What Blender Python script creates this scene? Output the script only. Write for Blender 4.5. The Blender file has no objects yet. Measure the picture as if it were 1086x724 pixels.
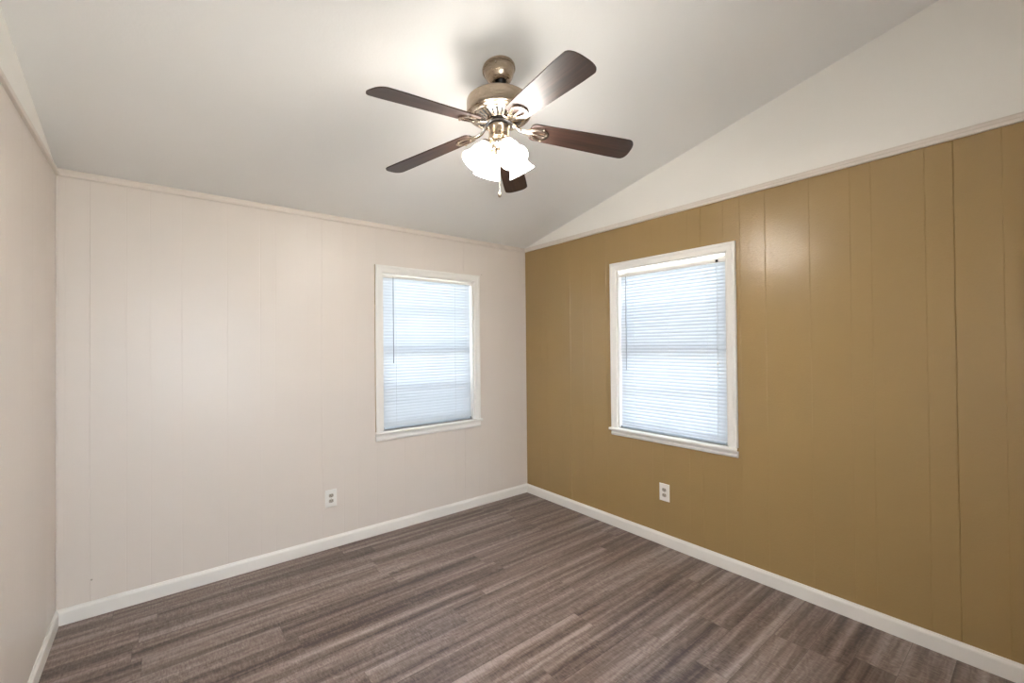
import bpy, bmesh, math, random
from mathutils import Vector, Matrix

S = bpy.context.scene
COL = S.collection
PI = math.pi
random.seed(4)

# ------------------------------------------------------------------ camera, world, exposure
CAM_H = 1.4657
YAW, PITCH, ROLL = 0.8929, 0.0094, -0.0095
F_PX = 464.36
cd = bpy.data.cameras.new('camera')
cam = bpy.data.objects.new('camera', cd)
COL.objects.link(cam)
fw = Vector((math.cos(YAW) * math.cos(PITCH), math.sin(YAW) * math.cos(PITCH), math.sin(PITCH)))
rt0 = Vector((math.sin(YAW), -math.cos(YAW), 0))
up0 = rt0.cross(fw)
rt = rt0 * math.cos(ROLL) + up0 * math.sin(ROLL)
up = up0 * math.cos(ROLL) - rt0 * math.sin(ROLL)
m = Matrix.Identity(4)
for i in range(3):
    m[i][0], m[i][1], m[i][2] = rt[i], up[i], -fw[i]
m[2][3] = CAM_H
cam.matrix_world = m
cd.sensor_width = 36
cd.lens = F_PX * 36 / 1086
cd.clip_start = 0.02
S.camera = cam

SKY_STRENGTH = 3.6
SKY_FRONT = .95
SUN_STRENGTH = 19.0
LAMP_STRENGTH = 7.2
BULB_STRENGTH = 85.0
S.view_settings.view_transform = 'Standard'
S.view_settings.look = 'None'
S.view_settings.gamma = 1
S.view_settings.use_curve_mapping = False
S.view_settings.exposure = 2.18

w = bpy.data.worlds.new('overcast_sky')
S.world = w
w.use_nodes = True
nt = w.node_tree
bg = nt.nodes['Background']
bg.inputs['Strength'].default_value = SKY_STRENGTH
tc = nt.nodes.new('ShaderNodeTexCoord')
sx = nt.nodes.new('ShaderNodeSeparateXYZ')
rp = nt.nodes.new('ShaderNodeValToRGB')
nt.links.new(tc.outputs['Generated'], sx.inputs[0])
nt.links.new(sx.outputs['Z'], rp.inputs[0])
rp.color_ramp.elements[0].position = 0.0
rp.color_ramp.elements[0].color = (0.70, 0.85, 1.0, 1)
rp.color_ramp.elements[1].position = 0.8
rp.color_ramp.elements[1].color = (0.62, 0.80, 1.0, 1)
nt.links.new(rp.outputs[0], bg.inputs['Color'])
# the sky is brighter behind the house (towards -y) than beyond the two blinds
mr = nt.nodes.new('ShaderNodeMapRange')
mr.interpolation_type = 'SMOOTHSTEP'
mr.inputs['From Min'].default_value = -0.6
mr.inputs['From Max'].default_value = -0.05
mr.inputs['To Min'].default_value = SKY_STRENGTH
mr.inputs['To Max'].default_value = SKY_FRONT
nt.links.new(sx.outputs['Y'], mr.inputs['Value'])
nt.links.new(mr.outputs[0], bg.inputs['Strength'])
mc = nt.nodes.new('ShaderNodeMapRange')
mc.inputs['From Min'].default_value = -0.6
mc.inputs['From Max'].default_value = -0.05
nt.links.new(sx.outputs['Y'], mc.inputs['Value'])
mx = nt.nodes.new('ShaderNodeMix')
mx.data_type = 'RGBA'
mx.inputs[6].default_value = (0.82, 0.90, 1.0, 1)
nt.links.new(mc.outputs[0], mx.inputs[0])
nt.links.new(rp.outputs[0], mx.inputs[7])
nt.links.new(mx.outputs[2], bg.inputs['Color'])

ld = bpy.data.lights.new('sun', 'SUN')
ld.energy = SUN_STRENGTH
ld.angle = math.radians(1.0)
ld.color = (1.0, .965, .91)
sun = bpy.data.objects.new('sun', ld)
COL.objects.link(sun)
sun.location = (-8, -3, 9)
sun.rotation_euler = Vector((1.0, 0.0, -1.4)).to_track_quat('-Z', 'Y').to_euler()

# ------------------------------------------------------------------ room constants
W, D, XL, YR = 2.8706, 3.3465, -0.431, -0.62
ZP = 2.40            # top of the panelling
TR = 0.042           # height of the lath at its top
SLOPE = 0.2102
def ceil_z(y): return ZP + TR + SLOPE * (D - y)

# ------------------------------------------------------------------ materials
def srgb(r, g, b):
    f = lambda c: (c / 255 / 12.92) if c / 255 <= 0.04045 else ((c / 255 + 0.055) / 1.055) ** 2.4
    return (f(r), f(g), f(b), 1)

class NT:
    def __init__(s, name):
        s.m = bpy.data.materials.new(name)
        s.m.use_nodes = True
        s.t = s.m.node_tree
        s.b = s.t.nodes['Principled BSDF']
        s.out = s.t.nodes['Material Output']
    def n(s, kind, **kw):
        nd = s.t.nodes.new('ShaderNode' + kind)
        for k, v in kw.items(): setattr(nd, k, v)
        return nd
    def l(s, a, b): s.t.links.new(a, b)
    def math(s, op, a, b=None, c=None):
        nd = s.n('Math', operation=op)
        for i, v in enumerate((a, b, c)):
            if v is None: continue
            if isinstance(v, (int, float)): nd.inputs[i].default_value = v
            else: s.l(v, nd.inputs[i])
        return nd.outputs[0]
    def mix(s, fac, a, b, mode='MIX'):
        nd = s.n('Mix', data_type='RGBA', blend_type=mode)
        for i, v in ((0, fac), (6, a), (7, b)):
            if isinstance(v, (int, float, tuple)): nd.inputs[i].default_value = v
            else: s.l(v, nd.inputs[i])
        return nd.outputs[2]
    def noise(s, vec, scale, detail=3, rough=.5, dim='3D', wv=None):
        nd = s.n('TexNoise', noise_dimensions=dim)
        nd.inputs['Scale'].default_value = scale
        nd.inputs['Detail'].default_value = detail
        nd.inputs['Roughness'].default_value = rough
        if vec is not None: s.l(vec, nd.inputs['Vector'])
        if wv is not None: s.l(wv, nd.inputs['W'])
        return nd.outputs['Fac']
    def ramp(s, fac, stops):
        nd = s.n('ValToRGB')
        e = nd.color_ramp.elements
        while len(e) < len(stops): e.new(.5)
        for k, (p, c) in enumerate(stops):
            e[k].position = p
            e[k].color = c if isinstance(c, tuple) else (c, c, c, 1)
        s.l(fac, nd.inputs[0])
        return nd.outputs[0]
    def obco(s): return s.n('TexCoord').outputs['Object']
    def mapv(s, vec, sc):
        nd = s.n('Mapping'); nd.inputs['Scale'].default_value = sc
        s.l(vec, nd.inputs['Vector']); return nd.outputs[0]
    def bump(s, h, strength, dist):
        nd = s.n('Bump'); nd.inputs['Strength'].default_value = strength
        nd.inputs['Distance'].default_value = dist
        s.l(h, nd.inputs['Height']); s.l(nd.outputs[0], s.b.inputs['Normal'])

def paint(name, col, rough, var=.04, bump_scale=0, bump_d=0.0, bump_s=.5, spec=.5):
    t = NT(name)
    co = t.obco()
    f = t.noise(co, 3.0, 4)
    dk = tuple(c * (1 - var) for c in col[:3]) + (1,)
    t.l(t.mix(f, dk, col), t.b.inputs['Base Color'])
    t.b.inputs['Roughness'].default_value = rough
    t.b.inputs['Specular IOR Level'].default_value = spec
    if bump_scale:
        t.bump(t.noise(co, bump_scale, 2), bump_s, bump_d)
    return t.m

M = {}
M['beige'] = paint('beige_panel_paint', srgb(224, 213, 203), .36, .03, 130, .0006, .22)
M['tan'] = paint('tan_panel_paint', srgb(163, 135, 90), .25, .05, 110, .0012, .8)
M['drywall'] = paint('white_drywall_paint', srgb(240, 236, 229), .6, .02, 200, .001, .2)
M['ceiling'] = paint('ceiling_paint', srgb(237, 235, 232), .6, .02, 85, .003, .15)
M['trim'] = paint('white_trim_paint', srgb(236, 231, 224), .35, .02)
M['casing'] = paint('white_casing_paint', srgb(240, 236, 230), .32, .02)
M['lath'] = paint('cream_lath_paint', srgb(224, 213, 202), .4, .03)
M['rail'] = paint('pale_blue_grey_plastic', srgb(196, 208, 220), .35, .02)
M['edge'] = paint('tan_edge_paint', srgb(190, 165, 125), .5, .1)
M['plastic'] = paint('white_plastic', srgb(238, 234, 228), .35, .01)
M['recept'] = paint('grey_plastic', srgb(176, 166, 152), .4, .03)
M['dark'] = paint('dark_slot', srgb(40, 34, 30), .5, .1)
M['black'] = paint('black_metal', srgb(28, 24, 22), .35, .1)
M['ground'] = paint('outdoor_ground', srgb(186, 186, 184), .9, .15)
M['wand'] = paint('clear_grey_plastic', srgb(165, 172, 182), .2, .02)
M['cord'] = paint('white_cord', srgb(215, 218, 222), .7, .02)

def metal(name, col, rough, brushed=True):
    t = NT(name)
    t.b.inputs['Metallic'].default_value = 1
    co = t.obco()
    f = t.noise(t.mapv(co, (30, 30, 900)), 1.0, 2)
    t.l(t.mix(f, tuple(c * .88 for c in col[:3]) + (1,), col), t.b.inputs['Base Color'])
    t.l(t.math('MULTIPLY_ADD', f, .12, rough - .06), t.b.inputs['Roughness'])
    return t.m
M['nickel'] = metal('brushed_nickel', srgb(178, 162, 144), .28)
M['chrome'] = metal('polished_nickel', srgb(212, 202, 188), .18)

def blade_wood():
    t = NT('dark_walnut_blade')
    co = t.obco()
    g = t.noise(t.mapv(co, (3, 70, 20)), 1.0, 5, .6)
    g2 = t.noise(t.mapv(co, (1.2, 22, 8)), 1.0, 3)
    f = t.math('MULTIPLY_ADD', g, .6, t.math('MULTIPLY', g2, .4))
    c = t.ramp(f, [(.32, srgb(34, 23, 20)), (.5, srgb(58, 40, 33)), (.68, srgb(80, 57, 47))])
    t.l(c, t.b.inputs['Base Color'])
    t.b.inputs['Roughness'].default_value = .42
    t.bump(g, .15, .0006)
    return t.m
M['wood'] = blade_wood()

def floor_mat():
    t = NT('grey_brown_vinyl_plank')
    co = t.obco()
    sp = t.n('SeparateXYZ'); t.l(co, sp.inputs[0])
    X, Y = sp.outputs[0], sp.outputs[1]
    PW, PL = .152, 1.22
    ry = t.math('DIVIDE', Y, PW)
    row = t.math('FLOOR', ry)
    wn = t.n('TexWhiteNoise', noise_dimensions='1D'); t.l(row, wn.inputs['W'])
    xo = t.math('DIVIDE', t.math('MULTIPLY_ADD', wn.outputs['Value'], PL * 3.7, X), PL)
    colm = t.math('FLOOR', xo)
    pid = t.math('MULTIPLY_ADD', row, 17.13, t.math('MULTIPLY', colm, 5.71))
    wn2 = t.n('TexWhiteNoise', noise_dimensions='1D'); t.l(pid, wn2.inputs['W'])
    v = wn2.outputs['Value']
    off = t.math('MULTIPLY', pid, 3.3)
    # long streaks along each plank
    st = t.noise(t.mapv(co, (.5, 19, 1)), 1.0, 4, .5, '4D', off)
    st2 = t.noise(t.mapv(co, (3.5, 60, 1)), 1.0, 4, .6, '4D', off)
    # cathedral figure
    ds = t.n('TexNoise', noise_dimensions='4D'); t.l(t.mapv(co, (2.2, 9, 1)), ds.inputs['Vector'])
    ds.inputs['Scale'].default_value = 1.0; ds.inputs['Detail'].default_value = 2; t.l(off, ds.inputs['W'])
    rings = t.math('FRACT', t.math('MULTIPLY', ds.outputs['Fac'], 15))
    rings = t.math('ABSOLUTE', t.math('SUBTRACT', rings, .5))
    # rough-sawn ticks across the plank
    tk = t.noise(t.mapv(co, (140, 38, 1)), 1.0, 2, .6, '4D', off)
    pt = t.noise(co, 7.0, 2, .5, '4D', off)
    f = t.math('MULTIPLY_ADD', st, 1.18, -.155)
    f = t.math('MULTIPLY_ADD', st2, .26, f)
    f = t.math('MULTIPLY_ADD', rings, .14, f)
    f = t.math('ADD', f, t.math('MULTIPLY', t.math('SUBTRACT', v, .5), .06))
    tkm = t.math('MULTIPLY', t.math('SUBTRACT', tk, .5), t.math('MULTIPLY', pt, .9))
    f = t.math('ADD', f, tkm)
    c = t.ramp(f, [(.36, srgb(62, 47, 41)), (.47, srgb(91, 74, 67)), (.60, srgb(117, 101, 94)),
                   (.72, srgb(140, 126, 119)), (.88, srgb(168, 154, 147))])
    # warm/cool drift from plank to plank
    c = t.mix(t.math('MULTIPLY', v, .35), c, t.mix(1.0, c, (1.06, .97, .90, 1), 'MULTIPLY'))
    # joints
    fy = t.math('FRACT', ry); fx = t.math('FRACT', xo)
    ey = t.math('MINIMUM', fy, t.math('SUBTRACT', 1.0, fy))
    ex = t.math('MINIMUM', fx, t.math('SUBTRACT', 1.0, fx))
    j = t.math('MINIMUM', t.math('MULTIPLY', ey, PW), t.math('MULTIPLY', ex, PL))
    jl = t.math('LESS_THAN', j, .0009)
    c = t.mix(t.math('MULTIPLY', jl, .55), c, srgb(50, 38, 32))
    t.l(c, t.b.inputs['Base Color'])
    t.l(t.math('MULTIPLY_ADD', f, .25, .28), t.b.inputs['Roughness'])
    t.bump(t.math('SUBTRACT', f, jl), .25, .0012)
    return t.m
M['floor'] = floor_mat()

def shade_mat(name, strength):
    t = NT(name)
    t.b.inputs['Base Color'].default_value = (.9, .88, .84, 1)
    t.b.inputs['Roughness'].default_value = .4
    lw = t.n('LayerWeight'); lw.inputs[0].default_value = .3
    t.l(t.mix(lw.outputs['Facing'], (1.0, .96, .90, 1), (1.0, .94, .86, 1)), t.b.inputs['Emission Color'])
    t.b.inputs['Emission Strength'].default_value = strength
    return t.m
M['shade'] = shade_mat('lit_frosted_glass', LAMP_STRENGTH)
M['bulb'] = shade_mat('lit_bulb', BULB_STRENGTH)

def slat_mat():
    t = NT('white_mini_blind_slat')
    d = t.n('BsdfDiffuse'); d.inputs[0].default_value = srgb(204, 209, 216)
    tr = t.n('BsdfTranslucent'); tr.inputs[0].default_value = srgb(222, 238, 252)
    g = t.n('BsdfGlossy'); g.inputs[0].default_value = (1, 1, 1, 1); g.inputs['Roughness'].default_value = .35
    mx = t.n('MixShader'); mx.inputs[0].default_value = .075
    t.l(d.outputs[0], mx.inputs[1]); t.l(tr.outputs[0], mx.inputs[2])
    m2 = t.n('MixShader'); m2.inputs[0].default_value = .04
    t.l(mx.outputs[0], m2.inputs[1]); t.l(g.outputs[0], m2.inputs[2])
    t.l(m2.outputs[0], t.out.inputs[0])
    t.t.nodes.remove(t.b)
    return t.m
M['slat'] = slat_mat()

def glass_mat():
    t = NT('window_glass')
    tr = t.n('BsdfTransparent'); tr.inputs[0].default_value = (.96, .985, .98, 1)
    g = t.n('BsdfGlossy'); g.inputs['Roughness'].default_value = .02
    fr = t.n('Fresnel'); fr.inputs[0].default_value = 1.45
    mx = t.n('MixShader')
    t.l(fr.outputs[0], mx.inputs[0]); t.l(tr.outputs[0], mx.inputs[1]); t.l(g.outputs[0], mx.inputs[2])
    t.l(mx.outputs[0], t.out.inputs[0])
    t.t.nodes.remove(t.b)
    return t.m
M['glass'] = glass_mat()

# ------------------------------------------------------------------ mesh helpers
def link(name, bm, mats, parent=None, smooth=False, recalc=True):
    if recalc: bmesh.ops.recalc_face_normals(bm, faces=bm.faces[:])
    me = bpy.data.meshes.new(name)
    bm.to_mesh(me); bm.free()
    for mm in (mats if isinstance(mats, (list, tuple)) else [mats]): me.materials.append(mm)
    if smooth:
        for p in me.polygons: p.use_smooth = True
        try: me.set_sharp_from_angle(angle=math.radians(38))
        except Exception: pass
    o = bpy.data.objects.new(name, me)
    COL.objects.link(o)
    if parent: o.parent = parent
    return o

def empty(name, loc=(0, 0, 0)):
    o = bpy.data.objects.new(name, None)
    o.empty_display_size = .1
    COL.objects.link(o); o.location = loc
    return o

def struct(o): o['kind'] = 'structure'; return o
def tag(o, label, cat, group=None):
    o['label'] = label; o['category'] = cat
    if group: o['group'] = group
    return o

def poly(bm, pts, mi=0):
    f = bm.faces.new([bm.verts.new(p) for p in pts]); f.material_index = mi; return f

def box(bm, c0, c1, T=None, bevel=0, mi=0):
    T = T or (lambda a, b, c: (a, b, c))
    x0, y0, z0 = c0; x1, y1, z1 = c1
    v = [bm.verts.new(T(*p)) for p in ((x0, y0, z0), (x1, y0, z0), (x1, y1, z0), (x0, y1, z0),
                                       (x0, y0, z1), (x1, y0, z1), (x1, y1, z1), (x0, y1, z1))]
    fs = []
    for q in ((0, 3, 2, 1), (4, 5, 6, 7), (0, 1, 5, 4), (1, 2, 6, 5), (2, 3, 7, 6), (3, 0, 4, 7)):
        f = bm.faces.new([v[i] for i in q]); f.material_index = mi; fs.append(f)
    if bevel:
        es = list({e for f in fs for e in f.edges})
        bmesh.ops.bevel(bm, geom=es, offset=bevel, segments=2, profile=.5, affect='EDGES')

def sweep(bm, prof, ends, T, mi=0):
    """prof: closed list of (p,q); ends: two or more functions (p,q)->(a,b,c)."""
    rings = [[bm.verts.new(T(*e(p, q))) for p, q in prof] for e in ends]
    n = len(prof)
    for r0, r1 in zip(rings, rings[1:]):
        for i in range(n):
            bm.faces.new((r0[i], r0[(i + 1) % n], r1[(i + 1) % n], r1[i])).material_index = mi
    bm.faces.new(rings[0][::-1]).material_index = mi
    bm.faces.new(rings[-1]).material_index = mi

def lathe(bm, prof, seg=48, mat=None, mi=0, closed=False):
    """prof: list of (r,z); mat: Matrix to place it."""
    mat = mat or Matrix.Identity(4)
    rings = []
    for r, z in prof:
        if r < 1e-6: rings.append([bm.verts.new(mat @ Vector((0, 0, z)))])
        else: rings.append([bm.verts.new(mat @ Vector((r * math.cos(2 * PI * k / seg), r * math.sin(2 * PI * k / seg), z))) for k in range(seg)])
    pairs = list(zip(rings, rings[1:]))
    if closed: pairs.append((rings[-1], rings[0]))
    for a, b in pairs:
        for k in range(seg):
            k2 = (k + 1) % seg
            if len(a) == 1 and len(b) == 1: continue
            if len(a) == 1: f = bm.faces.new((a[0], b[k], b[k2]))
            elif len(b) == 1: f = bm.faces.new((a[k], a[k2], b[0]))
            else: f = bm.faces.new((a[k], a[k2], b[k2], b[k]))
            f.material_index = mi

def tube(bm, pts, rad, seg=10, mi=0):
    pts = [Vector(p) for p in pts]
    rads = rad if isinstance(rad, (list, tuple)) else [rad] * len(pts)
    rings = []
    ref = None
    for i, p in enumerate(pts):
        d = (pts[min(i + 1, len(pts) - 1)] - pts[max(i - 1, 0)]).normalized()
        if ref is None: ref = Vector((0, 0, 1)) if abs(d.z) < .9 else Vector((1, 0, 0))
        a = d.cross(ref).normalized(); b = a.cross(d).normalized(); ref = b
        rings.append([bm.verts.new(p + (a * math.cos(2 * PI * k / seg) + b * math.sin(2 * PI * k / seg)) * rads[i]) for k in range(seg)])
    for r0, r1 in zip(rings, rings[1:]):
        for k in range(seg):
            bm.faces.new((r0[k], r0[(k + 1) % seg], r1[(k + 1) % seg], r1[k])).material_index = mi
    bm.faces.new(rings[0][::-1]).material_index = mi
    bm.faces.new(rings[-1]).material_index = mi

# wall frames: u runs left to right seen from inside, n points into the room
TB = lambda u, n, z: (u, D - n, z)               # back wall, u = x
TR_ = lambda u, n, z: (W - n, D - u, z)          # right wall, u = D - y
TL = lambda u, n, z: (XL + n, u, z)              # left wall, u = y
TQ = lambda u, n, z: (-u, YR + n, z)             # wall behind the camera, u = -x

# ------------------------------------------------------------------ walls
PAT = [.152, .258, .407, .640, .828, .917, 1.122, 1.22]
def grooves_from(seam, u0, u1):
    g = []
    k = math.floor((u0 - seam) / 1.22) - 1
    while seam + k * 1.22 < u1:
        b = seam + k * 1.22
        g += [(b + p, 2.2 if p == 1.22 else 1.0) for p in PAT]
        k += 1
    return sorted((u, d) for u, d in g if u0 + .02 < u < u1 - .02)

TH = .13
def panel_wall(name, T, u0, u1, grooves, opening, mat, gw=.0022, gd=.0007):
    bm = bmesh.new()
    br = [(u0, 0), (u1, 0)]
    if opening: br += [(opening[0], 0), (opening[1], 0)]
    for u, d in grooves:
        if opening and min(abs(u - opening[0]), abs(u - opening[1])) < .006: continue
        br += [(u - gw, 0), (u, -d * gd), (u + gw, 0)]
    br.sort()
    zs = [0, ZP] if not opening else [0, opening[2], opening[3], ZP]
    gi = [[bm.verts.new(T(u, n, z)) for z in zs] for u, n in br]
    for (a, ua), (b, ub) in zip(zip(gi, br), list(zip(gi, br))[1:]):
        um = (ua[0] + ub[0]) / 2
        for k in range(len(zs) - 1):
            if opening and opening[0] < um < opening[1] and k == 1: continue
            bm.faces.new((a[k], b[k], b[k + 1], a[k + 1]))
    # outer skin and the cut sides of the opening
    ob = [u0, u1] if not opening else [u0, opening[0], opening[1], u1]
    for i in range(len(ob) - 1):
        for k in range(len(zs) - 1):
            if opening and i == 1 and k == 1: continue
            poly(bm, [T(ob[i], -TH, zs[k]), T(ob[i + 1], -TH, zs[k]), T(ob[i + 1], -TH, zs[k + 1]), T(ob[i], -TH, zs[k + 1])])
    if opening:
        a, b, c, d = opening
        for p, q in (((a, c), (b, c)), ((b, c), (b, d)), ((b, d), (a, d)), ((a, d), (a, c))):
            poly(bm, [T(p[0], 0, p[1]), T(q[0], 0, q[1]), T(q[0], -TH, q[1]), T(p[0], -TH, p[1])])
    for z in (0, ZP): poly(bm, [T(u0, 0, z), T(u1, 0, z), T(u1, -TH, z), T(u0, -TH, z)])
    for u in (u0, u1): poly(bm, [T(u, 0, 0), T(u, 0, ZP), T(u, -TH, ZP), T(u, -TH, 0)])
    return struct(link(name, bm, mat, recalc=False))

WIN1 = (1.372, 2.247, .80, 2.055)
WIN2 = (1.133, 2.013, .80, 2.063)
WIN_FILL = (-1.10, .22, .80, 2.06)  # opening of the added window behind the camera
panel_wall('wall_back', TB, XL, W, grooves_from(-.300, XL, W), WIN1, M['beige'])
panel_wall('wall_right', TR_, 0, D - YR, grooves_from(D - 2.729, 0, D - YR), WIN2, M['tan'], .0024, .0013)
panel_wall('wall_left', TL, YR, D, grooves_from(D - 2.60, YR, D), None, M['beige'])
panel_wall('wall_rear', TQ, -W, -XL, grooves_from(-2.1, -W, -XL), WIN_FILL, M['beige'])

# drywall above the panelling, up to the sloping ceiling
def gable(name, T, ua, ub, inv):
    bm = bmesh.new()
    za, zb = ceil_z(inv(ua)) + .02, ceil_z(inv(ub)) + .02
    a = [bm.verts.new(T(*p)) for p in ((ua, 0, ZP), (ub, 0, ZP), (ub, 0, zb), (ua, 0, za))]
    b = [bm.verts.new(T(*p)) for p in ((ua, -TH, ZP), (ub, -TH, ZP), (ub, -TH, zb), (ua, -TH, za))]
    bm.faces.new(a); bm.faces.new(b[::-1])
    for i in range(4): bm.faces.new((a[i], b[i], b[(i + 1) % 4], a[(i + 1) % 4]))
    return struct(link(name, bm, M['drywall']))
gable('wall_right_upper', TR_, 0, D - YR, lambda u: D - u)
gable('wall_left_upper', TL, YR, D, lambda u: u)
gable('wall_rear_upper', TQ, -W, -XL, lambda u: YR)
gable('wall_back_upper', TB, XL, W, lambda u: D)

bm = bmesh.new()
box(bm, (XL - TH, YR - TH, -.12), (W + TH, D + TH, 0))
struct(link('floor', bm, M['floor']))

bm = bmesh.new()
y0, y1 = YR - TH, D + TH
x0, x1 = XL - TH, W + TH
a = [bm.verts.new(p) for p in ((x0, y0, ceil_z(y0)), (x1, y0, ceil_z(y0)), (x1, y1, ceil_z(y1)), (x0, y1, ceil_z(y1)))]
b = [bm.verts.new((v.co.x, v.co.y, v.co.z + .12)) for v in a]
bm.faces.new(a); bm.faces.new(b[::-1])
for i in range(4): bm.faces.new((a[i], b[i], b[(i + 1) % 4], a[(i + 1) % 4]))
struct(link('ceiling', bm, M['ceiling']))

bm = bmesh.new()
box(bm, (-25, -25, -.75), (25, 25, -.6))
struct(link('ground', bm, M['ground']))

# baseboards: eased top edge
BB = [(0, 0), (.013, 0), (.013, .064), (.011, .072), (.007, .078), (.005, .084), (0, .084)]
def baseboard(name, T, u0, u1, m0, m1):
    bm = bmesh.new()
    sweep(bm, BB, [lambda p, q: (u0 + p * m0, p, q), lambda p, q: (u1 - p * m1, p, q)], T)
    struct(link(name, bm, M['trim']))
baseboard('baseboard_back', TB, XL, W, 1, 1)
baseboard('baseboard_right', TR_, 0, D - YR, 1, 1)
baseboard('baseboard_left', TL, YR, D, 1, 1)
baseboard('baseboard_rear', TQ, -W, -XL, 1, 1)

# lath along the top of the panelling
LA = [(0, 0), (.013, 0), (.016, .004), (.016, .014), (.011, .022), (.009, .034), (.005, TR - .001), (0, TR - .001)]
def lath(name, T, u0, u1):
    bm = bmesh.new()
    sweep(bm, LA, [lambda p, q: (u0 + p, p, ZP + q), lambda p, q: (u1 - p, p, ZP + q)], T)
    struct(link(name, bm, M['lath']))
lath('trim_1', TB, XL, W)
lath('trim_2', TR_, 0, D - YR)
lath('trim_3', TL, YR, D)
lath('trim_6', TQ, -W, -XL)
# beads in the two visible corners
for nm, x, sgn in (('trim_4', XL, 1), ('trim_5', W, -1)):
    bm = bmesh.new()
    bx0, bx1 = sorted((x, x + sgn * .007))
    box(bm, (bx0, D - .007, .084), (bx1, D, ZP), bevel=.002)
    struct(link(nm, bm, M['beige']))

# ------------------------------------------------------------------ windows
CASE = [(0, 0), (0, .011), (.006, .014), (.034, .016), (.044, .020), (.054, .020), (.058, .016), (.058, 0)]
def window(name, T, op, apron_z, left_edge_mat):
    ua, ub, za, zb = op
    root = struct(empty(name, T((ua + ub) / 2, 0, za)))
    inv = Matrix.Translation(-Vector(root.location))
    def part(nm, bm, mat, parent=root, **kw):
        bm.transform(inv) if parent is root or parent is not None else None
        return struct(link(nm, bm, mat, parent, **kw))
    # casing with mitred corners
    bm = bmesh.new()
    sweep(bm, CASE, [lambda p, q: (ua - p, q, za), lambda p, q: (ua - p, q, zb + p),
                     lambda p, q: (ub + p, q, zb + p), lambda p, q: (ub + p, q, za)], T)
    if left_edge_mat:
        bm.faces.ensure_lookup_table()
        lim = T(ua - .0575, 0, 0)[0]
        for f in bm.faces:
            if all(v.co.x < lim for v in f.verts): f.material_index = 1
    part('casing', bm, [M['casing'], M['edge']])
    # stool with horns, rounded nose
    bm = bmesh.new()
    st = [(-.06, za - .022), (.034, za - .022), (.039, za - .017), (.040, za - .011), (.039, za - .005), (.034, za), (-.06, za)]
    sweep(bm, [(n, z) for n, z in st if n > -1], [lambda p, q: (ua - .066 if p > 0 else ua, p, q), lambda p, q: (ub + .066 if p > 0 else ub, p, q)], T)
    part('window_sill', bm, M['casing'])
    # apron
    bm = bmesh.new()
    zt_ = za - .022
    ap = [(0, apron_z), (.010, apron_z), (.016, apron_z + .008), (.018, apron_z + .018), (.013, zt_ - .016), (.013, zt_), (0, zt_)]
    sweep(bm, ap, [lambda p, q: (ua - .058, p, q), lambda p, q: (ub + .058, p, q)], T)
    part('apron', bm, M['casing'])
    # jambs
    e = .0005
    for nm, c0, c1 in (('jamb', (ua + e, -TH, za), (ua + .012, -e, zb - e)), ('jamb', (ub - .012, -TH, za), (ub - e, -e, zb - e)),
                       ('head_jamb', (ua + .012, -TH, zb - .006), (ub - .012, -e, zb - e)), ('outer_sill', (ua + .012, -TH, za + e), (ub - .012, -.0605, za + .012))):
        bm = bmesh.new()
        box(bm, c0, c1, T)
        part(nm, bm, M['casing'])
    # sashes: two lights each, one muntin
    zm = 1.417
    for nm, z0, z1, n0, n1, mz in (('upper_sash', zm - .018, zb - .006, -.118, -.094, 1.728), ('lower_sash', za + .012, zm + .018, -.092, -.066, 1.121)):
        bm = bmesh.new()
        a, b = ua + .012, ub - .012
        box(bm, (a, n0, z0), (a + .042, n1, z1), T)
        box(bm, (b - .042, n0, z0), (b, n1, z1), T)
        box(bm, (a + .042, n0, z0), (b - .042, n1, z0 + .040), T)
        tr = .016 if nm == 'upper_sash' else .040
        box(bm, (a + .042, n0, z1 - tr), (b - .042, n1, z1), T)
        box(bm, (a + .042, n0, mz - .010), (b - .042, n1, mz + .010), T)
        s = part(nm, bm, M['casing'])
        nm_ = (n0 + n1) / 2
        for p0, p1 in ((z0 + .040, mz - .010), (mz + .010, z1 - tr)):
            bm = bmesh.new()
            poly(bm, [T(a + .042, nm_, p0), T(b - .042, nm_, p0), T(b - .042, nm_, p1), T(a + .042, nm_, p1)])
            part('pane', bm, M['glass'], s)
    return root
window('window_1', TB, WIN1, .725, True)
window('window_2', TR_, WIN2, .738, False)
window('added_fill_window', TQ, WIN_FILL, .735, False)  # added, out of view: lets in daylight to fill the room

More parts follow.
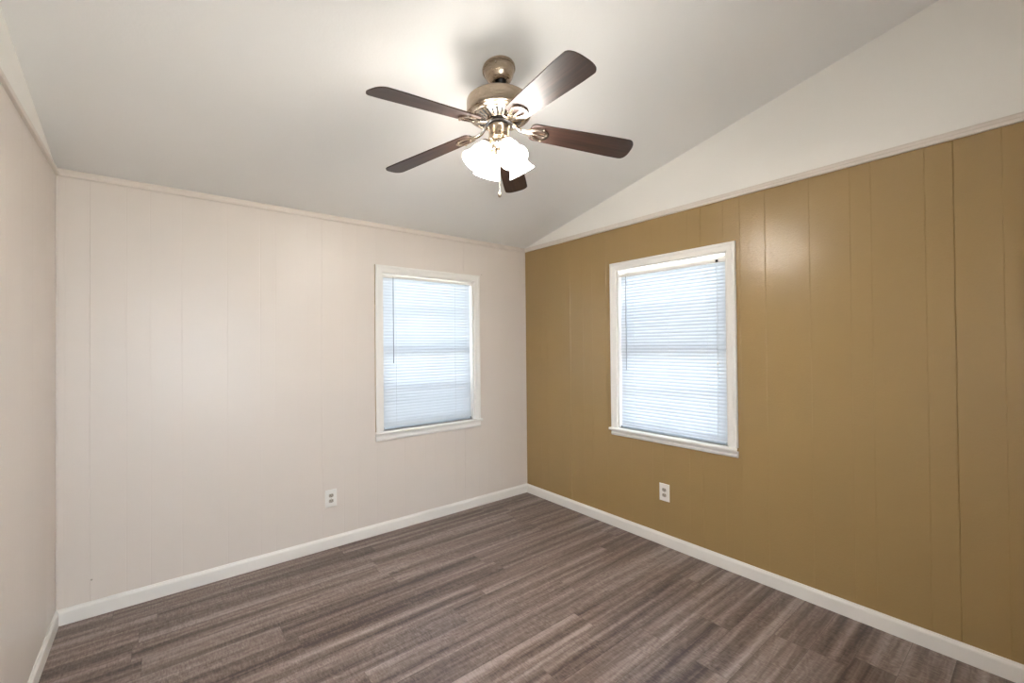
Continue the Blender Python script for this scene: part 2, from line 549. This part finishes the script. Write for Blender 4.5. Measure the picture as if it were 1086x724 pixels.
# ------------------------------------------------------------------ mini blinds
def blind(T, op, u0, u1, head_z0, head_z1, rail_z, nc, wand, ladders, cord, label):
    root = empty('window_blind', T((u0 + u1) / 2, nc, rail_z))
    inv = Matrix.Translation(-Vector(root.location))
    def part(nm, bm, mat, parent=root, **kw):
        bm.transform(inv); return link(nm, bm, mat, parent, **kw)
    bm = bmesh.new()   # U-shaped headrail
    hr = [(nc - .013, head_z0), (nc + .013, head_z0), (nc + .0135, head_z1), (nc + .0115, head_z1), (nc + .0105, head_z0 + .003),
          (nc - .0105, head_z0 + .003), (nc - .0115, head_z1), (nc - .0135, head_z1)]
    sweep(bm, hr, [lambda p, q: (u0, p, q), lambda p, q: (u1, p, q)], T)
    h = part('headrail', bm, M['plastic'])
    for ub_ in (u0 - .003, u1 - .010):
        bm = bmesh.new()
        box(bm, (ub_, nc - .016, head_z0 - .002), (ub_ + .013, nc + .016, head_z1 + .002), T, bevel=.001)
        part('bracket', bm, M['plastic'], h)
    # slats
    bm = bmesh.new()
    top, bot = head_z0 - .012, rail_z + .022
    n = round((top - bot) / .0243)
    tilt = math.radians(72); hw = .0143
    for k in range(n + 1):
        zc = bot + (top - bot) * k / n
        dz = random.uniform(-.0004, .0004); tl = tilt + random.uniform(-.02, .02)
        row = []
        for s in (-1, -.5, 0, .5, 1):
            a = s * hw
            crown = .0018 * (1 - s * s)
            dn = a * math.cos(tl) + crown * math.sin(tl)
            dzz = -a * math.sin(tl) + crown * math.cos(tl)
            row.append((nc + dn, zc + dz + dzz))
        vs = [[bm.verts.new(T(u, nn, zz)) for nn, zz in row] for u in (u0 + .002, u1 - .002)]
        for i in range(4): bm.faces.new((vs[0][i], vs[0][i + 1], vs[1][i + 1], vs[1][i]))
    part('slats', bm, M['slat'], smooth=True, recalc=False)
    bm = bmesh.new()
    box(bm, (u0 + .002, nc - .0125, rail_z - .010), (u1 - .002, nc + .0125, rail_z + .008), T, bevel=.002)
    br = part('bottom_rail', bm, M['rail'])
    for a, b in ((u0 + .0005, u0 + .012), (u1 - .012, u1 - .0005)):
        bm = bmesh.new()
        box(bm, (a, nc - .0135, rail_z - .0105), (b, nc + .0135, rail_z + .009), T, bevel=.0015)
        part('end_cap', bm, M['wand'], br)
    for u in ladders:
        for dn in (-.0075, .0080):
            bm = bmesh.new()
            tube(bm, [T(u, nc + dn, head_z0), T(u, nc + dn, rail_z)], .0008, 6)
            part('ladder_cord', bm, M['cord'])
    # tilt wand with its hook
    u, z0, z1 = wand
    bm = bmesh.new()
    tube(bm, [T(u, nc + .020, z0), T(u, nc + .0205, z1)], .0035, 6)
    wd = part('tilt_wand', bm, M['wand'])
    bm = bmesh.new()
    tube(bm, [T(u, nc + .013, z0 + .012), T(u, nc + .022, z0 + .010), T(u, nc + .023, z0 + .002), T(u, nc + .0195, z0 - .004)], .0022, 8)
    part('hook', bm, M['recept'], wd)
    if cord:
        u, z0, z1, zt = cord
        for du in (-.002, .002):
            bm = bmesh.new()
            tube(bm, [T(u + du, nc + .015, z0), T(u + du * 1.2, nc + .018, zt), T(u + du * .3 - .004, nc + .0185, z1 + .02), T(u + du * 2 - .012, nc + .018, z1)], .0011, 6)
            lc = part('lift_cord', bm, M['cord'])
        bm = bmesh.new()
        c = Vector(T(u, nc + .018, zt))
        lathe(bm, [(0, .012), (.004, .010), (.0055, -.008), (.0045, -.012), (0, -.013)], 14, Matrix.Translation(c))
        part('tassel', bm, M['plastic'], lc, smooth=True)
        bm = bmesh.new()
        box(bm, (u - .009, nc + .013, head_z0 + .002), (u + .009, nc + .016, head_z1 - .004), T, bevel=.001)
        part('cord_lock', bm, M['dark'], h)
    return tag(root, label, 'blinds', 'closed mini blinds in the two windows')
blind(TB, WIN1, WIN1[0] + .014, WIN1[1] - .020, 2.022, 2.044, .813, -.034, (1.476, 2.018, 1.333), (1.504, 2.063), None,
      'closed white mini blind with a tilt wand in the window of the beige wall')
blind(TR_, WIN2, WIN2[0] + .014, WIN2[1] - .016, 2.006, 2.029, .811, -.032, (D - 2.134, 2.002, 1.265), (D - 2.07, D - 1.777, D - 1.48),
      (D - 1.408, 2.01, .835, 1.336), 'closed white mini blind with wand and pull cord in the window of the tan wall')

# ------------------------------------------------------------------ wall outlets
def outlet(T, u, z, label):
    root = empty('wall_outlet', T(u, 0, z))
    inv = Matrix.Translation(-Vector(root.location))
    def part(nm, bm, mat, parent=root, **kw):
        bm.transform(inv); return link(nm, bm, mat, parent, **kw)
    bm = bmesh.new()
    hw, hh = .040, .0625
    lo = [(-hw, -hh), (hw, -hh), (hw, hh), (-hw, hh)]
    rings = []
    for s, n in ((0, 0), (0, .003), (.0015, .0050), (.005, .0062)):
        rings.append([bm.verts.new(T(u + a * (1 - s / hw), n, z + b * (1 - s / hh))) for a, b in lo])
    for r0, r1 in zip(rings, rings[1:]):
        for i in range(4): bm.faces.new((r0[i], r0[(i + 1) % 4], r1[(i + 1) % 4], r1[i]))
    bm.faces.new(rings[-1]); bm.faces.new(rings[0][::-1])
    part('cover_plate', bm, M['plastic'])
    for dz in (.0195, -.0195):
        bm = bmesh.new()
        pts = []
        for k in range(28):
            a = 2 * PI * k / 28
            pts.append((.0172 * math.cos(a), max(-.0125, min(.0125, .0172 * math.sin(a)))))
        r0 = [bm.verts.new(T(u + a, .005, z + dz + b)) for a, b in pts]
        r1 = [bm.verts.new(T(u + a * .97, .0078, z + dz + b * .97)) for a, b in pts]
        for i in range(28): bm.faces.new((r0[i], r0[(i + 1) % 28], r1[(i + 1) % 28], r1[i]))
        bm.faces.new(r1); bm.faces.new(r0[::-1])
        rc = part('receptacle', bm, M['recept'])
        for a, b, c, d in ((-.0078, -.0050, -.001, .0075), (.0050, .0078, -.0005, .0070), (-.0025, .0025, -.0095, -.0050)):
            bm = bmesh.new()
            box(bm, (u + a, .0070, z + dz + c), (u + b, .0081, z + dz + d), T)
            part('slot', bm, M['dark'], rc)
    bm = bmesh.new()
    pts = [(.0032 * math.cos(2 * PI * k / 16), .0032 * math.sin(2 * PI * k / 16)) for k in range(16)]
    r0 = [bm.verts.new(T(u + a, .0055, z + b)) for a, b in pts]
    r1 = [bm.verts.new(T(u + a * .8, .0075, z + b * .8)) for a, b in pts]
    for i in range(16): bm.faces.new((r0[i], r0[(i + 1) % 16], r1[(i + 1) % 16], r1[i]))
    bm.faces.new(r1); bm.faces.new(r0[::-1])
    part('screw', bm, M['nickel'])
    return tag(root, label, 'outlet', 'duplex outlets low on the walls')
outlet(TB, .977, .362, 'white duplex outlet low on the beige wall left of its window')
outlet(TR_, D - 1.805, .385, 'white duplex outlet low on the tan wall beneath its window')

# small fixings left in the back wall
def fixing(name, T, u, z, r, label):
    bm = bmesh.new()
    pts = [(math.cos(2 * PI * k / 14), math.sin(2 * PI * k / 14)) for k in range(14)]
    rr = [[bm.verts.new(T(u + a * s, n, z + b * s)) for a, b in pts] for s, n in ((r * .6, -.006), (r * .6, .001), (r, .002), (r * .75, .005))]
    for r0, r1 in zip(rr, rr[1:]):
        for i in range(14): bm.faces.new((r0[i], r0[(i + 1) % 14], r1[(i + 1) % 14], r1[i]))
    bm.faces.new(rr[0][::-1]); bm.faces.new(rr[-1])
    return tag(link(name, bm, M['recept']), label, name.split('_')[-1])
fixing('nail', TB, 2.335, 2.128, .004, 'small nail head in the beige wall at the upper right window corner')
fixing('screw', TB, -.293, .20, .005, 'small screw head low on the beige wall near the left corner')

# ------------------------------------------------------------------ ceiling fan
HX, HY, HZ = 1.262, 1.650, 2.513
CZ = ceil_z(HY)
fan = empty('ceiling_fan', (HX, HY, HZ))
tag(fan, 'brushed nickel ceiling fan with five dark wood blades and four lit glass shades', 'ceiling fan')
FI = Matrix.Translation((-HX, -HY, -HZ))
def fpart(nm, bm, mat, parent=fan, smooth=True, recalc=True):
    return link(nm, bm, mat, parent, smooth, recalc)

# canopy, square to the sloping ceiling (all fan geometry is local to the hub)
nrm = Vector((0, -SLOPE, -1)).normalized()
rot = Vector((0, 0, -1)).rotation_difference(nrm).to_matrix().to_4x4()
cc = Vector((.008, .010, ceil_z(HY + .010) - HZ))
Mc = Matrix.Translation(cc) @ rot
bm = bmesh.new()
lathe(bm, [(0, -.0005), (.078, -.0005), (.080, -.006), (.079, -.014), (.073, -.017), (.072, -.024), (.068, -.040), (.060, -.056),
           (.049, -.070), (.040, -.078), (.034, -.080), (.032, -.076), (0, -.068)], 56, Mc)
can = fpart('canopy', bm, M['nickel'])
for k in range(2):
    bm = bmesh.new()
    a = PI * k + .7
    p = Mc @ Vector((.0735 * math.cos(a), .0735 * math.sin(a), -.028))
    q = Mc @ Vector((.0775 * math.cos(a), .0775 * math.sin(a), -.028))
    tube(bm, [p, q], .004, 10)
    fpart('screw', bm, M['chrome'], can)
bm = bmesh.new()   # hanger ball
bc = Mc @ Vector((0, 0, -.068))
lathe(bm, [(.028 * math.sin(PI * k / 14), .028 * math.cos(PI * k / 14)) for k in range(15)], 32, Matrix.Translation(bc))
fpart('hanger_ball', bm, M['black'])
bm = bmesh.new()
tube(bm, [bc, (0, 0, .135)], .0125, 20)
lathe(bm, [(.012, .150), (.024, .148), (.026, .138), (.030, .132), (.030, .124), (.012, .124)], 32)
fpart('downrod', bm, M['nickel'])
# motor housing
bm = bmesh.new()
lathe(bm, [(0, .126), (.060, .125), (.125, .123), (.145, .119), (.151, .114), (.153, .106), (.153, .052), (.151, .046), (.147, .044),
           (.144, .047), (.1435, .040), (.136, .036), (.126, .0345), (.124, .037), (0, .040)], 72)
fpart('motor_housing', bm, M['nickel'])
# vented ring beneath the motor
bm = bmesh.new()
lathe(bm, [(.122, .036), (.118, .033), (.064, .016), (.056, .012), (.050, .012), (.050, .036)], 72)
vent = fpart('vent_ring', bm, M['chrome'])
bm = bmesh.new()
r0, r1, w0, w1 = .072, .112, .0028, .0055
z0, z1 = .0165 + (r0 - .064) * .315, .0165 + (r1 - .064) * .315
lo = [(r0, -w0, z0 - .0015), (r0, w0, z0 - .0015), (r1, w1, z1 - .0015), (r1, -w1, z1 - .0015)]
a_ = [bm.verts.new(p) for p in lo]; b_ = [bm.verts.new((p[0], p[1], p[2] + .004)) for p in lo]
bm.faces.new(a_); bm.faces.new(b_[::-1])
for i in range(4): bm.faces.new((a_[i], b_[i], b_[(i + 1) % 4], a_[(i + 1) % 4]))
slot0 = fpart('vent_slot', bm, M['dark'], vent, smooth=False)
for k in range(1, 30):
    sl = slot0.copy(); COL.objects.link(sl); sl.parent = vent
    sl.rotation_euler = (0, 0, 2 * PI * k / 30)
# flywheel the blade arms bolt to
bm = bmesh.new()
lathe(bm, [(0, .014), (.060, .014), (.064, .010), (.064, .002), (.058, -.001), (0, -.001)], 56)
fpart('flywheel', bm, M['black'])
# switch housing
bm = bmesh.new()
lathe(bm, [(0, .000), (.040, -.001), (.050, -.004), (.053, -.010), (.051, -.014), (.049, -.018), (.049, -.056), (.052, -.060), (.052, -.066),
           (.044, -.072), (.030, -.076), (0, -.077)], 56)
fpart('switch_housing', bm, M['nickel'])
# light fitter: centre body and tapering finial
bm = bmesh.new()
lathe(bm, [(0, -.074), (.030, -.075), (.034, -.080), (.034, -.090), (.026, -.098), (.018, -.104), (.014, -.112), (.015, -.118), (.012, -.130), (.009, -.146), (.006, -.160), (.0035, -.172), (0, -.174)], 40)
fit = fpart('light_fitter', bm, M['chrome'])

# blades with their arms
BLADE_R, ROOT_R = .669, .148
TIPZ = -.088
def blade_mesh():
    bm = bmesh.new()
    L = BLADE_R - ROOT_R
    up_, lo_ = [], []
    N = 60
    out = []
    def half(s):   # half width along the blade
        base = .055 + (.070 - .055) * min(1, s / .8)
        a = .030      # root rounding
        b = .042      # tip rounding
        x = s * L
        f = 1.0
        if x < a: f = (1 - (1 - x / a) ** 2.6) ** (1 / 2.6)
        if x > L - b: f = min(f, max(0, 1 - ((x - (L - b)) / b) ** 2.6) ** (1 / 2.6))
        return base * f
    ss = []
    for k in range(N + 1):
        ss.append(.5 - .5 * math.cos(PI * k / N))
    top = [(ROOT_R + s * L, half(s)) for s in ss]
    outline = top + [(x, -y) for x, y in reversed(top[1:-1])]
    th = .0055
    r0 = [bm.verts.new((x, y, -th / 2)) for x, y in outline]
    r1 = [bm.verts.new((x, y, th / 2)) for x, y in outline]
    n = len(outline)
    # strips rather than one big face, so the shading stays flat
    def cap(r, flip):
        for i in range(0, N):
            a, b = r[i], r[i + 1]
            c = r[(n - i - 1) % n] if i + 1 < N else None
            d = r[(n - i) % n]
            vs = [v for v in (a, b, c, d) if v is not None]
            u = []
            for v in vs:
                if v not in u: u.append(v)
            if len(u) > 2:
                try: bm.faces.new(u[::-1] if flip else u)
                except ValueError: pass
    cap(r0, False); cap(r1, True)
    for i in range(n): bm.faces.new((r0[i], r0[(i + 1) % n], r1[(i + 1) % n], r1[i]))
    return bm

def arm_mesh():
    """teardrop iron under the blade: open loop with a centre rib, and a neck up to the flywheel"""
    bm = bmesh.new()
    z0, z1 = -.0115, -.0032
    def tear(r_in, r_out, hw, n=40):
        pts = []
        for k in range(n):
            a = 2 * PI * k / n
            x = (1 - math.cos(a)) / 2          # 0 at the neck, 1 at the outer end
            y = math.sin(a) * (.30 + .70 * x ** .8)
            pts.append((r_in + (r_out - r_in) * x, hw * y))
        return pts
    o = tear(.118, .242, .050); i_ = tear(.150, .228, .034)
    n = len(o)
    V = [[bm.verts.new((x, y, z)) for x, y in pts] for pts, z in ((o, z0), (o, z1), (i_, z0), (i_, z1))]
    for k in range(n):
        k2 = (k + 1) % n
        bm.faces.new((V[0][k], V[0][k2], V[2][k2], V[2][k]))
        bm.faces.new((V[1][k], V[3][k], V[3][k2], V[1][k2]))
        bm.faces.new((V[0][k], V[1][k], V[1][k2], V[0][k2]))
        bm.faces.new((V[2][k], V[2][k2], V[3][k2], V[3][k]))
    # rib
    sweep(bm, [(-.0055, z0 - .001), (.0055, z0 - .001), (.0055, z1), (-.0055, z1)], [lambda p, q: (.140, p, q), lambda p, q: (.236, p * .8, q)], lambda a, b, c: (a, b, c))
    # neck
    path = [(.040, .022), (.060, .020), (.080, .010), (.100, -.004), (.122, -.008), (.150, -.0085)]
    wd = [.016, .017, .014, .013, .016, .020]
    rings = []
    for (x, z), h in zip(path, wd):
        rings.append([bm.verts.new((x, s * h, z + t)) for s, t in ((-1, -.003), (-.5, -.0055), (.5, -.0055), (1, -.003), (1, .002), (-1, .002))])
    for r0, r1 in zip(rings, rings[1:]):
        for k in range(6): bm.faces.new((r0[k], r0[(k + 1) % 6], r1[(k + 1) % 6], r1[k]))
    bm.faces.new(rings[0][::-1]); bm.faces.new(rings[-1])
    return bm
def screw_mesh(x, y):
    bm = bmesh.new()
    lathe(bm, [(0, -.0145), (.003, -.0142), (.0048, -.0125), (.0048, -.010), (0, -.010)], 14, Matrix.Translation((x, y, 0)))
    return bm

PH = 3.268
PITCH_B = math.radians(-12)
proto = link('fan_blade', blade_mesh(), M['wood'], fan, True)
arm = link('blade_arm', arm_mesh(), M['chrome'], proto, True)
scr = [link('screw', screw_mesh(x, y), M['nickel'], proto, True) for x, y in ((.165, 0), (.212, .0385), (.212, -.0385))]
blades = [(proto, [arm] + scr)]
for k in range(1, 5):
    b_ = proto.copy(); COL.objects.link(b_); b_.parent = fan
    kids = []
    for ch in [arm] + scr:
        c_ = ch.copy(); COL.objects.link(c_); c_.parent = b_; kids.append(c_)
    blades.append((b_, kids))
for k, (b_, kids) in enumerate(blades):
    a = PH + 2 * PI * k / 5
    tz = TIPZ + (.022 * math.cos(a) - .007 * math.sin(a)) * BLADE_R + (.020 if k == 1 else 0)
    sag = math.atan2(-tz, BLADE_R)
    mt = Matrix.Rotation(a, 4, 'Z') @ Matrix.Rotation(sag, 4, 'Y') @ Matrix.Rotation(PITCH_B, 4, 'X')
    b_.matrix_local = mt

# lamp shades on short arms
def shade_bm():
    out = [(.0245, .000), (.026, -.006), (.027, -.014), (.031, -.024), (.038, -.036), (.0435, -.050), (.047, -.066), (.050, -.082), (.056, -.097), (.0635, -.108), (.067, -.114)]
    th = .0028
    inn = [(r - th, z) for r, z in reversed(out)]
    bm = bmesh.new()
    lathe(bm, out + [(out[-1][0] - th / 2, out[-1][1] - .0012)] + inn, 44, closed=True)
    return bm
TILT = math.radians(32)
sh0 = None
for k, az in enumerate((263, 353, 83, 173)):
    a = math.radians(az)
    d = Vector((math.cos(a), math.sin(a), 0))
    axis = (d * math.sin(TILT) + Vector((0, 0, -math.cos(TILT)))).normalized()
    neck = d * .068 + Vector((0, 0, -.104))
    q = Vector((0, 0, -1)).rotation_difference(axis).to_matrix().to_4x4()
    bm = bmesh.new()
    s0 = d * .020 + Vector((0, 0, -.086))
    tube(bm, [s0, d * .036 + Vector((0, 0, -.084)), d * .050 + Vector((0, 0, -.086)), neck - axis * .012], [.008, .0085, .009, .012], 14)
    lathe(bm, [(0, .016), (.014, .016), (.022, .010), (.028, .002), (.0295, -.008), (.0285, -.009), (.0265, .000), (0, .004)], 32, Matrix.Translation(neck) @ q)
    fpart('lamp_arm', bm, M['chrome'])
    if sh0 is None:
        sh0 = link('lamp_shade', shade_bm(), M['shade'], fan, True)
        sh = sh0
        bm = bmesh.new()
        lathe(bm, [(0, -.001), (.013, -.002), (.013, -.022), (.016, -.030), (.024, -.046), (.027, -.058), (.024, -.070), (.014, -.080), (0, -.084)], 28)
        bu0 = link('bulb', bm, M['bulb'], sh0, True)
    else:
        sh = sh0.copy(); COL.objects.link(sh); sh.parent = fan
        bu = bu0.copy(); COL.objects.link(bu); bu.parent = sh
    sh.matrix_local = Matrix.Translation(neck) @ q

# pull chain
bm = bmesh.new()
zc = -.172
while zc > -.312:
    lathe(bm, [(0, .0016), (.0013, .0010), (.0016, 0), (.0013, -.0010), (0, -.0016)], 8, Matrix.Translation((0, 0, zc)))
    zc -= .0036
tube(bm, [(0, 0, -.171), (0, 0, -.314)], .0006, 6)
pc = fpart('pull_chain', bm, M['chrome'])
bm = bmesh.new()
lathe(bm, [(0, -.308), (.003, -.310), (.004, -.318), (.0075, -.326), (.0085, -.332), (.007, -.338), (.003, -.342), (0, -.343)], 20)
fpart('chain_knob', bm, M['nickel'], pc)
